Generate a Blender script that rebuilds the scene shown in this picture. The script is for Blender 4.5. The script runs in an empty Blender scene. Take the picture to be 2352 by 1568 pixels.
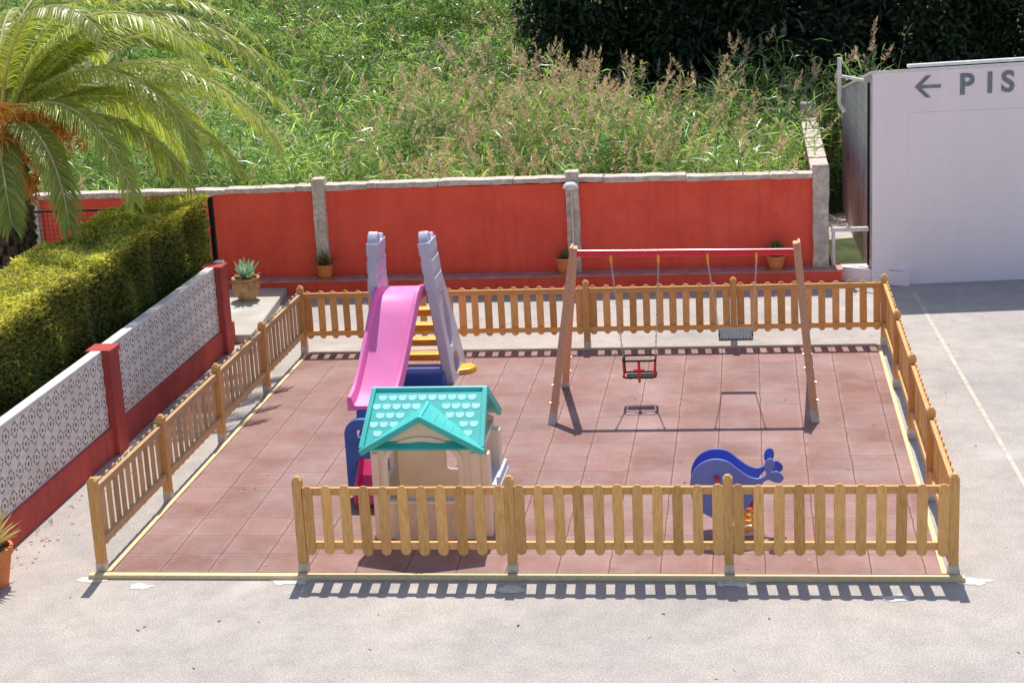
import bpy, math, random
import numpy as np
from mathutils import Matrix, Vector
random.seed(7); rng=np.random.default_rng(7)
scene=bpy.context.scene
COL=scene.collection
# ---------------------------------------------------------------- materials
def new_mat(name):
    m=bpy.data.materials.new(name); m.use_nodes=True
    nt=m.node_tree; b=nt.nodes["Principled BSDF"]
    return m,nt,b
def rgba(c): return (c[0],c[1],c[2],1)
def coords(nt,scale=(1,1,1),rot=(0,0,0)):
    tc=nt.nodes.new("ShaderNodeTexCoord"); mp=nt.nodes.new("ShaderNodeMapping")
    mp.inputs["Scale"].default_value=scale; mp.inputs["Rotation"].default_value=rot
    nt.links.new(tc.outputs["Object"],mp.inputs["Vector"]); return mp.outputs["Vector"]
def noise(nt,vec,scale,detail=4,rough=.6):
    n=nt.nodes.new("ShaderNodeTexNoise"); n.inputs["Scale"].default_value=scale; n.inputs["Detail"].default_value=detail
    n.inputs["Roughness"].default_value=rough; nt.links.new(vec,n.inputs["Vector"]); return n.outputs["Fac"]
def ramp(nt,fac,stops):
    r=nt.nodes.new("ShaderNodeValToRGB"); e=r.color_ramp.elements
    while len(e)<len(stops): e.new(.5)
    for i,(p,c) in enumerate(stops):
        e[i].position=p; e[i].color=rgba(c) if len(c)==3 else c
    nt.links.new(fac,r.inputs["Fac"]); return r.outputs["Color"]
def mix(nt,a,b,fac,mode='MIX'):
    n=nt.nodes.new("ShaderNodeMix"); n.data_type='RGBA'; n.blend_type=mode
    for sock,v in ((n.inputs[6],a),(n.inputs[7],b)):
        if isinstance(v,tuple): sock.default_value=rgba(v)
        else: nt.links.new(v,sock)
    if isinstance(fac,(int,float)): n.inputs[0].default_value=fac
    else: nt.links.new(fac,n.inputs[0])
    return n.outputs[2]
def bump(nt,b,h,strength=.3,dist=.01):
    n=nt.nodes.new("ShaderNodeBump"); n.inputs["Strength"].default_value=strength; n.inputs["Distance"].default_value=dist
    nt.links.new(h,n.inputs["Height"]); nt.links.new(n.outputs["Normal"],b.inputs["Normal"])
def mat_simple(name,c1,c2=None,rough=.6,scale=8,bs=.15,metal=0,dirt=None,spec=.5,trans=0):
    m,nt,b=new_mat(name); v=coords(nt)
    c2=c2 or tuple(x*.8 for x in c1)
    f=noise(nt,v,scale); col=ramp(nt,f,[(.35,c2),(.65,c1)])
    if dirt:
        f2=noise(nt,v,scale*.25,6,.7); col=mix(nt,col,dirt,ramp(nt,f2,[(.5,(0,0,0)),(.75,(.7,.7,.7))]))
    nt.links.new(col,b.inputs["Base Color"]); b.inputs["Roughness"].default_value=rough; b.inputs["Metallic"].default_value=metal
    b.inputs["Specular IOR Level"].default_value=spec
    bump(nt,b,noise(nt,v,scale*8),bs,.004)
    if trans:
        t=nt.nodes.new("ShaderNodeBsdfTranslucent"); mx=nt.nodes.new("ShaderNodeMixShader"); mx.inputs[0].default_value=trans
        nt.links.new(col,t.inputs["Color"]); nt.links.new(b.outputs[0],mx.inputs[1]); nt.links.new(t.outputs[0],mx.inputs[2]); nt.links.new(mx.outputs[0],nt.nodes["Material Output"].inputs["Surface"])
    return m
def mat_wood(name,light,dark,stretch,knots=True):
    m,nt,b=new_mat(name)
    v=coords(nt,stretch); g=nt.nodes.new("ShaderNodeNewGeometry")
    add=nt.nodes.new("ShaderNodeVectorMath"); add.operation='ADD'
    sc=nt.nodes.new("ShaderNodeVectorMath"); sc.operation='SCALE'; sc.inputs[0].default_value=(31,17,23)
    nt.links.new(g.outputs["Random Per Island"],sc.inputs["Scale"]); nt.links.new(v,add.inputs[0]); nt.links.new(sc.outputs[0],add.inputs[1])
    vv=add.outputs[0]
    f=noise(nt,vv,9,6,.65); col=ramp(nt,f,[(.3,dark),(.58,light)])
    r=ramp(nt,g.outputs["Random Per Island"],[(0,(.76,.70,.62)),(.5,(.98,.96,.94)),(1,(1.14,1.10,1.04))])
    col=mix(nt,col,r,1.0,'MULTIPLY')
    if knots:
        vo=nt.nodes.new("ShaderNodeTexVoronoi"); vo.inputs["Scale"].default_value=3.0; nt.links.new(vv,vo.inputs["Vector"])
        k=ramp(nt,vo.outputs["Distance"],[(.02,(.8,.8,.8)),(.09,(0,0,0))])
        col=mix(nt,col,(.16,.07,.03),k)
    nt.links.new(col,b.inputs["Base Color"]); b.inputs["Roughness"].default_value=.6; b.inputs["Specular IOR Level"].default_value=.35
    bump(nt,b,f,.2,.003); return m
WL,WD=(.86,.49,.18),(.62,.30,.09)
M_woodV=mat_wood("timber_upright",WL,WD,(8,8,.8))
M_woodX=mat_wood("timber_rail_across",WL,WD,(.8,8,8))
M_woodY=mat_wood("timber_rail_along",WL,WD,(8,.8,8))
M_woodO=mat_wood("faded_timber_upright",(.66,.42,.22),(.46,.27,.13),(8,8,.8))
M_woodOY=mat_wood("faded_timber_rail",(.66,.42,.22),(.46,.27,.13),(8,.8,8))
M_woodR=mat_wood("reddish_timber",(.90,.47,.28),(.68,.31,.17),(8,8,.8))
M_kerb=mat_wood("yellow_timber",(.88,.74,.44),(.76,.58,.30),(2,2,4),False)
M_shoe=mat_simple("galvanised_steel",(.72,.62,.52),(.56,.48,.40),.7,20,.1,0)
def mat_leaf(name,trans=.45,rough=.55,gain=1.0,spec=.35):
    m=bpy.data.materials.new(name); m.use_nodes=True; nt=m.node_tree; nt.nodes.clear()
    o=nt.nodes.new("ShaderNodeOutputMaterial"); a=nt.nodes.new("ShaderNodeAttribute"); a.attribute_name="Col"
    b=nt.nodes.new("ShaderNodeBsdfPrincipled"); b.inputs["Roughness"].default_value=rough; b.inputs["Specular IOR Level"].default_value=spec
    t=nt.nodes.new("ShaderNodeBsdfTranslucent"); mx=nt.nodes.new("ShaderNodeMixShader"); mx.inputs[0].default_value=trans
    nt.links.new(a.outputs["Color"],b.inputs["Base Color"])
    c=mix(nt,a.outputs["Color"],(1.5*gain,1.55*gain,.75*gain),1.0,'MULTIPLY')
    nt.links.new(c,t.inputs["Color"]); nt.links.new(b.outputs[0],mx.inputs[1]); nt.links.new(t.outputs[0],mx.inputs[2]); nt.links.new(mx.outputs[0],o.inputs["Surface"])
    return m
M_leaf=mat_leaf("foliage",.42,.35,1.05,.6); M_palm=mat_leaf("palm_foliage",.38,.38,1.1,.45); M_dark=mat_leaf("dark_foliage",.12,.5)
M_hedge=mat_leaf("hedge_leaves",.35,.6,1.0,.3)
M_succ=mat_leaf("succulent_leaf",.15,.5)
def mat_asphalt():
    m,nt,b=new_mat("worn_asphalt"); v=coords(nt)
    f=noise(nt,v,60,3,.8); col=ramp(nt,f,[(.28,(.26,.235,.215)),(.5,(.46,.42,.385)),(.72,(.70,.65,.60))])
    vo=nt.nodes.new("ShaderNodeTexVoronoi"); vo.inputs["Scale"].default_value=34; nt.links.new(v,vo.inputs["Vector"])
    col=mix(nt,col,(.84,.80,.75),ramp(nt,vo.outputs["Distance"],[(.08,(.7,.7,.7)),(.2,(0,0,0))]))
    f2=noise(nt,v,.4,5,.55); col=mix(nt,col,ramp(nt,f2,[(.3,(.84,.84,.85)),(.5,(.98,.96,.95)),(.7,(1.10,1.06,1.02))]),1.0,'MULTIPLY')
    f3=noise(nt,v,2.6,7,.75); col=mix(nt,col,ramp(nt,f3,[(.35,(.86,.86,.86)),(.6,(1.04,1.04,1.04))]),1.0,'MULTIPLY')
    f5=noise(nt,v,.9,3,.4); col=mix(nt,col,(.78,.71,.63),ramp(nt,f5,[(.64,(0,0,0)),(.8,(.4,.4,.4))]))
    f7=noise(nt,v,12,4,.6); col=mix(nt,col,(.22,.19,.17),ramp(nt,f7,[(.66,(0,0,0)),(.78,(.45,.45,.45))]))
    nt.links.new(col,b.inputs["Base Color"]); b.inputs["Roughness"].default_value=.95; b.inputs["Specular IOR Level"].default_value=.15
    bump(nt,b,f,.5,.006); return m
M_asph=mat_asphalt()
def mat_tiles():
    m,nt,b=new_mat("rubber_tiles"); v=coords(nt)
    # slightly wandering joints
    nz=nt.nodes.new("ShaderNodeTexNoise"); nz.inputs["Scale"].default_value=3; nt.links.new(v,nz.inputs["Vector"])
    sb_=nt.nodes.new("ShaderNodeVectorMath"); sb_.operation='SUBTRACT'; sb_.inputs[1].default_value=(.5,.5,.5); nt.links.new(nz.outputs["Color"],sb_.inputs[0])
    scl=nt.nodes.new("ShaderNodeVectorMath"); scl.operation='SCALE'; scl.inputs["Scale"].default_value=.03; nt.links.new(sb_.outputs[0],scl.inputs[0])
    ad=nt.nodes.new("ShaderNodeVectorMath"); ad.operation='ADD'; nt.links.new(v,ad.inputs[0]); nt.links.new(scl.outputs[0],ad.inputs[1]); vb=ad.outputs[0]
    def brick(ms,sm):
        br=nt.nodes.new("ShaderNodeTexBrick"); br.offset=0; br.squash=1
        br.inputs["Scale"].default_value=1; br.inputs["Brick Width"].default_value=.5; br.inputs["Row Height"].default_value=.5
        br.inputs["Mortar Size"].default_value=ms; br.inputs["Mortar Smooth"].default_value=sm; nt.links.new(vb,br.inputs["Vector"]); return br
    br=brick(.008,.4)
    br.inputs["Color1"].default_value=rgba((.27,.145,.12)); br.inputs["Color2"].default_value=rgba((.35,.20,.175)); br.inputs["Mortar"].default_value=rgba((.20,.08,.06))
    b2=brick(.07,1)
    col=br.outputs["Color"]
    f6=noise(nt,v,3,5,.7)
    pm_=nt.nodes.new("ShaderNodeMath"); pm_.operation='MULTIPLY'; nt.links.new(b2.outputs["Fac"],pm_.inputs[0]); nt.links.new(ramp(nt,f6,[(.35,(0,0,0)),(.65,(.5,.5,.5))]),pm_.inputs[1])
    inv=nt.nodes.new("ShaderNodeMath"); inv.operation='SUBTRACT'; inv.inputs[0].default_value=1; nt.links.new(br.outputs["Fac"],inv.inputs[1])
    pm2=nt.nodes.new("ShaderNodeMath"); pm2.operation='MULTIPLY'; nt.links.new(pm_.outputs[0],pm2.inputs[0]); nt.links.new(inv.outputs[0],pm2.inputs[1])
    col=mix(nt,col,(.45,.32,.29),pm2.outputs[0])
    f=noise(nt,v,70,3,.8); col=mix(nt,col,ramp(nt,f,[(.3,(.70,.68,.68)),(.7,(1.32,1.3,1.3))]),1.0,'MULTIPLY')
    f2=noise(nt,v,1.1,6,.65); f2m=nt.nodes.new("ShaderNodeMath"); f2m.operation='MULTIPLY'; nt.links.new(ramp(nt,f2,[(.40,(0,0,0)),(.72,(.6,.6,.6))]),f2m.inputs[0]); nt.links.new(inv.outputs[0],f2m.inputs[1])
    col=mix(nt,col,(.42,.33,.31),f2m.outputs[0])
    f8=noise(nt,v,.7,6,.7); col=mix(nt,col,ramp(nt,f8,[(.35,(.84,.82,.80)),(.65,(1.08,1.06,1.05))]),1.0,'MULTIPLY')
    nt.links.new(col,b.inputs["Base Color"]); b.inputs["Roughness"].default_value=.85; b.inputs["Specular IOR Level"].default_value=.25
    bump(nt,b,f,.4,.004); return m
M_tile=mat_tiles()
def mat_redwall(name,c1,c2,c3):
    m,nt,b=new_mat(name); v=coords(nt)
    f=noise(nt,v,1.3,6,.65); col=ramp(nt,f,[(.3,c2),(.6,c1)])
    f2=noise(nt,coords(nt,(5,5,.5)),1.5,5,.7); col=mix(nt,col,c3,ramp(nt,f2,[(.48,(0,0,0)),(.8,(.6,.6,.6))]))
    f3=noise(nt,v,5,8,.8); col=mix(nt,col,tuple(x*.45 for x in c2),ramp(nt,f3,[(.56,(0,0,0)),(.75,(.4,.4,.4))]))
    nt.links.new(col,b.inputs["Base Color"]); b.inputs["Roughness"].default_value=.85; b.inputs["Specular IOR Level"].default_value=.15
    bump(nt,b,noise(nt,v,40),.3,.006); return m
M_red=mat_redwall("red_render",(.97,.135,.085),(.85,.10,.062),(.64,.09,.06))
M_redd=mat_redwall("weathered_red_paint",(.56,.10,.085),(.38,.07,.06),(.20,.06,.05))
M_gran=mat_simple("rough_granite",(.82,.70,.60),(.48,.39,.33),.9,14,.9,dirt=(.28,.22,.18))
M_benchtop=mat_simple("stone_ledge",(.62,.32,.28),(.44,.22,.20),.85,5,.3)
M_lat=mat_simple("white_breeze_block",(.94,.88,.86),(.82,.75,.71),.85,6,.3,dirt=(.60,.49,.41))
M_latb=mat_simple("shadow_brown_block_recess",(.66,.52,.40),(.52,.39,.28),.95,9,.3)  # brown paints in the shadow inside the block holes
M_conc=mat_simple("pale_concrete",(.60,.55,.49),(.46,.42,.37),.9,4,.4,dirt=(.30,.26,.22))
def mat_bldg(name,c,side=False):
    m,nt,b=new_mat(name); tc=nt.nodes.new("ShaderNodeTexCoord"); sx=nt.nodes.new("ShaderNodeSeparateXYZ"); cb=nt.nodes.new("ShaderNodeCombineXYZ")
    nt.links.new(tc.outputs["Object"],sx.inputs[0]); nt.links.new(sx.outputs["Y" if side else "X"],cb.inputs["X"]); nt.links.new(sx.outputs["Z"],cb.inputs["Y"])
    br=nt.nodes.new("ShaderNodeTexBrick"); br.inputs["Scale"].default_value=1; br.inputs["Brick Width"].default_value=.4; br.inputs["Row Height"].default_value=.2; br.inputs["Mortar Size"].default_value=.006; br.inputs["Mortar Smooth"].default_value=.8
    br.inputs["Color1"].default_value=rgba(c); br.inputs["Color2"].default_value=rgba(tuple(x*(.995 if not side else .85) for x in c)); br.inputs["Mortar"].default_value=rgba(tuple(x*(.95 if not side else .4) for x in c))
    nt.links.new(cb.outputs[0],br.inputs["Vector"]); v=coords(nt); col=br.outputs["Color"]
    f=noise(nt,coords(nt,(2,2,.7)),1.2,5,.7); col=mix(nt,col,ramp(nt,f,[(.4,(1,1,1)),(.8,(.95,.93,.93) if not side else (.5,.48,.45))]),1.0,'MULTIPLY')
    nt.links.new(col,b.inputs["Base Color"]); b.inputs["Roughness"].default_value=.75; b.inputs["Specular IOR Level"].default_value=.2
    bump(nt,b,br.outputs["Fac"],-.1 if not side else -.6,.01); return m
M_bl=mat_bldg("white_painted_blockwork",(1.0,.87,.87)); M_bls=mat_bldg("grey_blockwork",(.72,.68,.65),True)  # side wall greyer than the front, with darker joints and blotches
M_sign=mat_simple("grey_sign_paint",(.17,.18,.22),(.26,.27,.31),.7,20,.05)
M_pink=mat_simple("pink_plastic",(.97,.26,.58),(.93,.22,.53),.5,3,.02,spec=.3)
M_lav=mat_simple("grey_lilac_plastic",(.66,.62,.72),(.58,.54,.65),.45,4,.03)
M_orange=mat_simple("orange_plastic",(.99,.50,.03),(.95,.42,.02),.4,4,.02)
M_blue=mat_simple("blue_plastic",(.04,.14,.52),(.03,.11,.44),.4,4,.02)
M_teal2=mat_simple("pale_teal_plastic",(.45,.86,.80),(.36,.80,.74),.5,10,.02)
M_beige=mat_simple("beige_plastic",(.94,.78,.63),(.88,.72,.57),.5,4,.03)
M_beige2=mat_simple("darker_beige_plastic",(.82,.66,.52),(.76,.60,.46),.5,4,.03)
M_beiget=mat_simple("thin_beige_plastic",(.94,.80,.65),(.90,.75,.60),.5,4,.03,trans=.40)
M_redp=mat_simple("red_painted_steel",(.86,.03,.05),(.76,.02,.04),.22,4,.02)
M_black=mat_simple("black_rubber",(.03,.03,.03),(.02,.02,.02),.8,8,.05,spec=.2)
M_grey=mat_simple("grey_rubber",(.13,.14,.15),(.09,.10,.11),.6,20,.1)
M_whaleA=mat_simple("lilac_blue_panel",(.15,.22,.66),(.12,.19,.60),.5,4,.02)
M_whaleB=mat_simple("deep_blue_panel",(.05,.11,.55),(.04,.09,.50),.5,4,.02)
M_steel=mat_simple("steel",(.65,.65,.65),(.5,.5,.5),.35,8,.02,.8)
M_terra=mat_simple("terracotta",(.82,.28,.08),(.68,.20,.06),.8,6,.1,dirt=(.40,.16,.08))
M_terra2=mat_simple("painted_terracotta",(.60,.36,.16),(.34,.15,.07),.8,7,.1,dirt=(.70,.54,.22))
M_soil=mat_simple("soil",(.06,.04,.03),(.03,.02,.015),1,20,.5)
M_wpaint=mat_simple("white_paint",(.86,.82,.80),(.70,.66,.64),.8,9,.1)
M_splash=mat_simple("spilt_pale_paint",(.84,.78,.72),(.60,.55,.50),.95,12,.2,spec=.1)
M_line=mat_simple("faded_line_paint",(.66,.58,.46),(.47,.42,.36),.9,7,.1)
M_trunk=mat_simple("palm_bark",(.20,.13,.09),(.09,.055,.035),.95,10,.8)
M_bark=mat_simple("tree_bark",(.05,.04,.03),(.03,.02,.015),.95,10,.8)
M_iron=mat_simple("black_iron",(.03,.03,.03),(.02,.02,.02),.5,8,.05,.5)
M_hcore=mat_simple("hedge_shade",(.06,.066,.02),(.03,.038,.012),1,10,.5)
M_fruit=mat_simple("orange_dates",(.92,.36,.04),(.64,.20,.02),.5,20,.1)
M_hill=mat_simple("undergrowth_soil",(.08,.10,.03),(.035,.05,.015),1,2,.8)
M_redsat=mat_simple("red_knob",(.7,.02,.02),(.6,.02,.02),.4,4,.02)
# ---------------------------------------------------------------- mesh builder
ORG={}
class MB:
    def __init__(s): s.v=[];s.f=[];s.m=[]
    def raw(s,vs,fs,mi=0,M=None):
        o=len(s.v)
        for p in vs:
            p=Vector(p)
            s.v.append(tuple(M@p) if M is not None else tuple(p))
        for f in fs: s.f.append([i+o for i in f]); s.m.append(mi)
        return s
    def box(s,c,d,R=None,mi=0):
        x,y,z=[a/2 for a in d]
        vs=[(-x,-y,-z),(x,-y,-z),(x,y,-z),(-x,y,-z),(-x,-y,z),(x,-y,z),(x,y,z),(-x,y,z)]
        M=Matrix.Translation(c)@(R.to_4x4() if R is not None else Matrix.Identity(4))
        return s.raw(vs,[(0,3,2,1),(4,5,6,7),(0,1,5,4),(1,2,6,5),(2,3,7,6),(3,0,4,7)],mi,M)
    def beam(s,a,b,w,h,mi=0,up=(0,0,1)):
        a=Vector(a);b=Vector(b);d=b-a;L=d.length;d.normalize()
        u=Vector(up)
        if abs(d.dot(u))>.98: u=Vector((0,1,0))
        sd=d.cross(u).normalized(); u=sd.cross(d)
        R=Matrix((sd,d,u)).transposed()
        return s.box((a+b)/2,(w,L,h),R,mi)
    def tube(s,path,r,seg=10,mi=0,cap=True,rs=None):
        P=[Vector(p) for p in path]; o=len(s.v); n=len(P); prev=None
        for i,p in enumerate(P):
            t=(P[min(i+1,n-1)]-P[max(i-1,0)]).normalized()
            if prev is None:
                a=Vector((0,0,1)) if abs(t.z)<.9 else Vector((1,0,0)); u=t.cross(a).normalized()
            else: u=(prev-t*prev.dot(t)).normalized()
            prev=u; w=t.cross(u); rr=rs[i] if rs else r
            for k in range(seg):
                a=2*math.pi*k/seg; s.v.append(tuple(p+u*math.cos(a)*rr+w*math.sin(a)*rr))
        for i in range(n-1):
            for k in range(seg):
                s.f.append([o+i*seg+k,o+i*seg+(k+1)%seg,o+(i+1)*seg+(k+1)%seg,o+(i+1)*seg+k]); s.m.append(mi)
        if cap:
            s.f.append([o+k for k in range(seg)][::-1]); s.m.append(mi); s.f.append([o+(n-1)*seg+k for k in range(seg)]); s.m.append(mi)
        return s
    def lathe(s,prof,c,seg=24,mi=0):
        o=len(s.v)
        for r,z in prof:
            for k in range(seg):
                a=2*math.pi*k/seg; s.v.append((c[0]+r*math.cos(a),c[1]+r*math.sin(a),c[2]+z))
        for i in range(len(prof)-1):
            for k in range(seg):
                s.f.append([o+i*seg+k,o+i*seg+(k+1)%seg,o+(i+1)*seg+(k+1)%seg,o+(i+1)*seg+k]); s.m.append(mi)
        return s
    def ball(s,c,r,mi=0,n=8,sc=(1,1,1)):
        o=len(s.v)
        for i in range(1,n):
            for k in range(2*n):
                a=math.pi*i/n;b=math.pi*k/n
                s.v.append((c[0]+r*sc[0]*math.sin(a)*math.cos(b),c[1]+r*sc[1]*math.sin(a)*math.sin(b),c[2]+r*sc[2]*math.cos(a)))
        for i in range(n-2):
            for k in range(2*n):
                s.f.append([o+i*2*n+k,o+(i+1)*2*n+k,o+(i+1)*2*n+(k+1)%(2*n),o+i*2*n+(k+1)%(2*n)]); s.m.append(mi)
        s.f.append([o+k for k in range(2*n)]); s.m.append(mi)
        s.f.append([o+(n-2)*2*n+k for k in range(2*n)][::-1]); s.m.append(mi)
        return s
    def prism(s,poly,O,U,V,t,mi=0):
        U=Vector(U).normalized();V=Vector(V).normalized();W=U.cross(V); O=Vector(O); n=len(poly)
        vs=[O+U*a+V*b-W*t/2 for a,b in poly]+[O+U*a+V*b+W*t/2 for a,b in poly]
        fs=[list(range(n))[::-1],list(range(n,2*n))]+[[i,(i+1)%n,n+(i+1)%n,n+i] for i in range(n)]
        return s.raw(vs,fs,mi)
    def plate(s,outer,holes,O,U,V,t,mi=0):
        vs,fs=plate_mesh(outer,holes,t)
        U=Vector(U).normalized();V=Vector(V).normalized();W=U.cross(V)
        M=Matrix((U,V,W)).transposed().to_4x4(); M.translation=Vector(O)
        return s.raw(vs,fs,mi,M)
    def obj(s,name,mats,parent=None,bevel=0,smooth=False,kind=None,origin=None):
        me=bpy.data.meshes.new(name)
        if parent is not None: o0=ORG[parent.name]
        else: o0=Vector(origin) if origin is not None else Vector((0,0,0))
        me.from_pydata([tuple(Vector(p)-o0) for p in s.v],[],s.f)
        if not isinstance(mats,(list,tuple)): mats=[mats]
        for m in mats: me.materials.append(m)
        me.polygons.foreach_set("material_index",s.m)
        me.validate(); me.update()
        ob=bpy.data.objects.new(name,me); COL.objects.link(ob)
        if smooth:
            me.polygons.foreach_set("use_smooth",[True]*len(me.polygons))
            try: me.set_sharp_from_angle(angle=math.radians(40))
            except Exception: pass
        if parent is not None: ob.parent=parent
        else: ob.location=o0
        ORG[ob.name]=o0.copy()
        if bevel:
            b=ob.modifiers.new("bevel",'BEVEL'); b.width=bevel; b.segments=2; b.limit_method='ANGLE'; b.angle_limit=math.radians(40)
        if kind: ob["kind"]=kind
        return ob
def plate_mesh(outer,holes,t):
    cu=bpy.data.curves.new("tmp",'CURVE'); cu.dimensions='2D'; cu.fill_mode='BOTH'; cu.extrude=t/2
    for pl in [outer]+holes:
        sp=cu.splines.new('POLY'); sp.points.add(len(pl)-1); sp.use_cyclic_u=True
        for i,(a,b) in enumerate(pl): sp.points[i].co=(a,b,0,1)
    ob=bpy.data.objects.new("tmp",cu); COL.objects.link(ob)
    dg=bpy.context.evaluated_depsgraph_get(); me=bpy.data.meshes.new_from_object(ob.evaluated_get(dg))
    import bmesh
    bm=bmesh.new(); bm.from_mesh(me); bmesh.ops.remove_doubles(bm,verts=bm.verts,dist=1e-5); bm.to_mesh(me); bm.free()
    vs=[tuple(v.co) for v in me.vertices]; fs=[list(p.vertices) for p in me.polygons]
    bpy.data.objects.remove(ob); bpy.data.curves.remove(cu); bpy.data.meshes.remove(me)
    return vs,fs
def thing(name,label,cat,loc,group=None):
    e=bpy.data.objects.new(name,None); e.empty_display_size=.2; e.location=loc; COL.objects.link(e)
    e["label"]=label; e["category"]=cat
    if group: e["group"]=group
    ORG[e.name]=Vector(loc); return e
def tag(o,label,cat,group=None):
    o["label"]=label;o["category"]=cat
    if group:o["group"]=group
    return o
def leaf_obj(name,P,D,Wd,drop,C,mat,parent=None,kind=None,tipcol=1.15,up=None):
    n=len(P)
    if up is None: up=rng.normal(size=(n,3))
    Wv=np.cross(D,up); Wv/=np.linalg.norm(Wv,axis=1,keepdims=True)+1e-9; Wv*=Wd[:,None]/2
    mid=P+D*.5; tip=P+D; tip[:,2]-=drop
    mid[:,2]-=drop*.2
    o0=np.array(ORG[parent.name]) if parent is not None else np.zeros(3)
    V=np.stack([P-Wv*.6,P+Wv*.6,mid+Wv,mid-Wv,tip],1)-o0
    me=bpy.data.meshes.new(name); me.vertices.add(n*5); me.vertices.foreach_set("co",V.reshape(-1).astype(np.float32))
    base=np.arange(n)[:,None]*5
    loops=(base+np.array([0,1,2,3,3,2,4])).reshape(-1)
    me.loops.add(n*7); me.loops.foreach_set("vertex_index",loops.astype(np.int32))
    me.polygons.add(n*2); st=(np.arange(n)[:,None]*7+np.array([0,4])).reshape(-1); tot=np.tile([4,3],n)
    me.polygons.foreach_set("loop_start",st.astype(np.int32)); me.polygons.foreach_set("loop_total",tot.astype(np.int32))
    me.update(calc_edges=True)
    at=me.color_attributes.new("Col",'FLOAT_COLOR','POINT')
    cc=np.repeat(C[:,None,:],5,1); cc[:,4,:]*=tipcol; cc[:,:2,:]*=.8
    cc=np.concatenate([cc,np.ones((n,5,1))],2); at.data.foreach_set("color",cc.reshape(-1).astype(np.float32))
    me.materials.append(mat)
    ob=bpy.data.objects.new(name,me); COL.objects.link(ob)
    if parent is not None: ob.parent=parent; ORG[ob.name]=ORG[parent.name].copy()
    else: ORG[ob.name]=Vector((0,0,0))
    if kind: ob["kind"]=kind
    return ob
# ---------------------------------------------------------------- ground
def sheet(name,poly,z,mat,kind="structure"):
    mb=MB(); mb.raw([(x,y,z) for x,y in poly],[list(range(len(poly)))]); o=mb.obj(name,mat,kind=kind); return o
sheet("ground",[(-150,-120),(150,-120),(150,13.2),(-150,13.2)],0,M_asph)
def sstep(a,b,x):
    t=np.clip((x-a)/(b-a),0,1); return t*t*(3-2*t)
def hh(X,Y):
    X=np.asarray(X,float);Y=np.asarray(Y,float); wl=1-sstep(.5,4.0,X)
    return (.10*np.maximum(0,Y-14.5)+.17*np.maximum(0,Y-18.5))*wl+(.12*np.maximum(0,Y-20)+.1*np.maximum(0,Y-24))*(1-wl)+.02
gx=np.linspace(-70,70,71); gy=np.concatenate([np.linspace(12.9,30,40),np.linspace(32,90,20)])
GX,GY=np.meshgrid(gx,gy); GZ=hh(GX,GY)+.12*np.sin(GX*1.7)*np.cos(GY*1.3)*np.clip((GY-13)/3,0,1)
mb=MB(); nx=len(gx)
mb.raw(np.stack([GX,GY,GZ],2).reshape(-1,3).tolist(),[[j*nx+i,j*nx+i+1,(j+1)*nx+i+1,(j+1)*nx+i] for j in range(len(gy)-1) for i in range(nx-1)])
mb.obj("hill",M_hill,smooth=True,kind="structure")
mb=MB(); mb.box((4.18,4.075,.02),(8.14,8.25,.04)); mb.obj("playground_surface",M_tile,kind="structure",origin=(.11,-.05,0))
def blob(name,cx,cy,r,mat,z=.004,sy=.6):
    ph=random.random()*9
    poly=[(cx+r*(1+.22*math.sin(3*a+ph)+.12*math.sin(7*a)+.08*math.sin(13*a+ph))*math.cos(a),cy+r*sy*(1+.22*math.cos(2*a+ph)+.12*math.sin(5*a)+.08*math.sin(11*a))*math.sin(a)) for a in [2*math.pi*k/48 for k in range(48)]]
    sheet(name,poly,z,mat)
for cx,cy,r in [(-.05,-.14,.15),(.5,-.33,.12),(2.0,-.16,.22),(8.50,-.12,.17),(7.8,-.52,.13),(4.2,-.36,.14),(6.3,-.17,.2)]: blob("ground_marking",cx,cy,r,M_splash)
sheet("ground_marking",[(9.03,11.6),(9.09,11.6),(9.44,2.2),(9.85,-9),(9.79,-9),(9.385,2.2)],.004,M_line)
mb=MB(); mb.prism([(-3.0,8.9),(-1.0,9.0),(-1.02,9.6),(-1.25,12.14),(-3.0,12.14)],(0,0,.07),(1,0,0),(0,1,0),.14); mb.obj("pavement",M_conc,bevel=.015,kind="structure")
sheet("passage_path",[(7.78,12.55),(8.44,12.3),(8.44,20),(7.78,20)],.02,M_conc)
# ---------------------------------------------------------------- fence
M=2.09
fence=thing("wooden_fence","low timber picket fence with square posts around rubber play surface","fence",(4.18,4.18,0))
def post(x,y):
    mb=MB(); w=.045
    mb.raw([(x-w,y-w,.10),(x+w,y-w,.10),(x+w,y+w,.10),(x-w,y+w,.10),(x-w,y-w,.99),(x+w,y-w,.99),(x+w,y+w,.99),(x-w,y+w,.99),
            (x-w*.45,y-w*.45,1.025),(x+w*.45,y-w*.45,1.025),(x+w*.45,y+w*.45,1.025),(x-w*.45,y+w*.45,1.025)],
           [(0,3,2,1),(0,1,5,4),(1,2,6,5),(2,3,7,6),(3,0,4,7),(4,5,9,8),(5,6,10,9),(6,7,11,10),(7,4,8,11),(8,9,10,11)])
    p=mb.obj("fence_post",M_woodV,fence,bevel=.004)
    s=MB(); s.box((x,y,.065),(.098,.098,.13)); s.obj("metal_shoe",M_shoe,p,bevel=.003)
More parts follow.
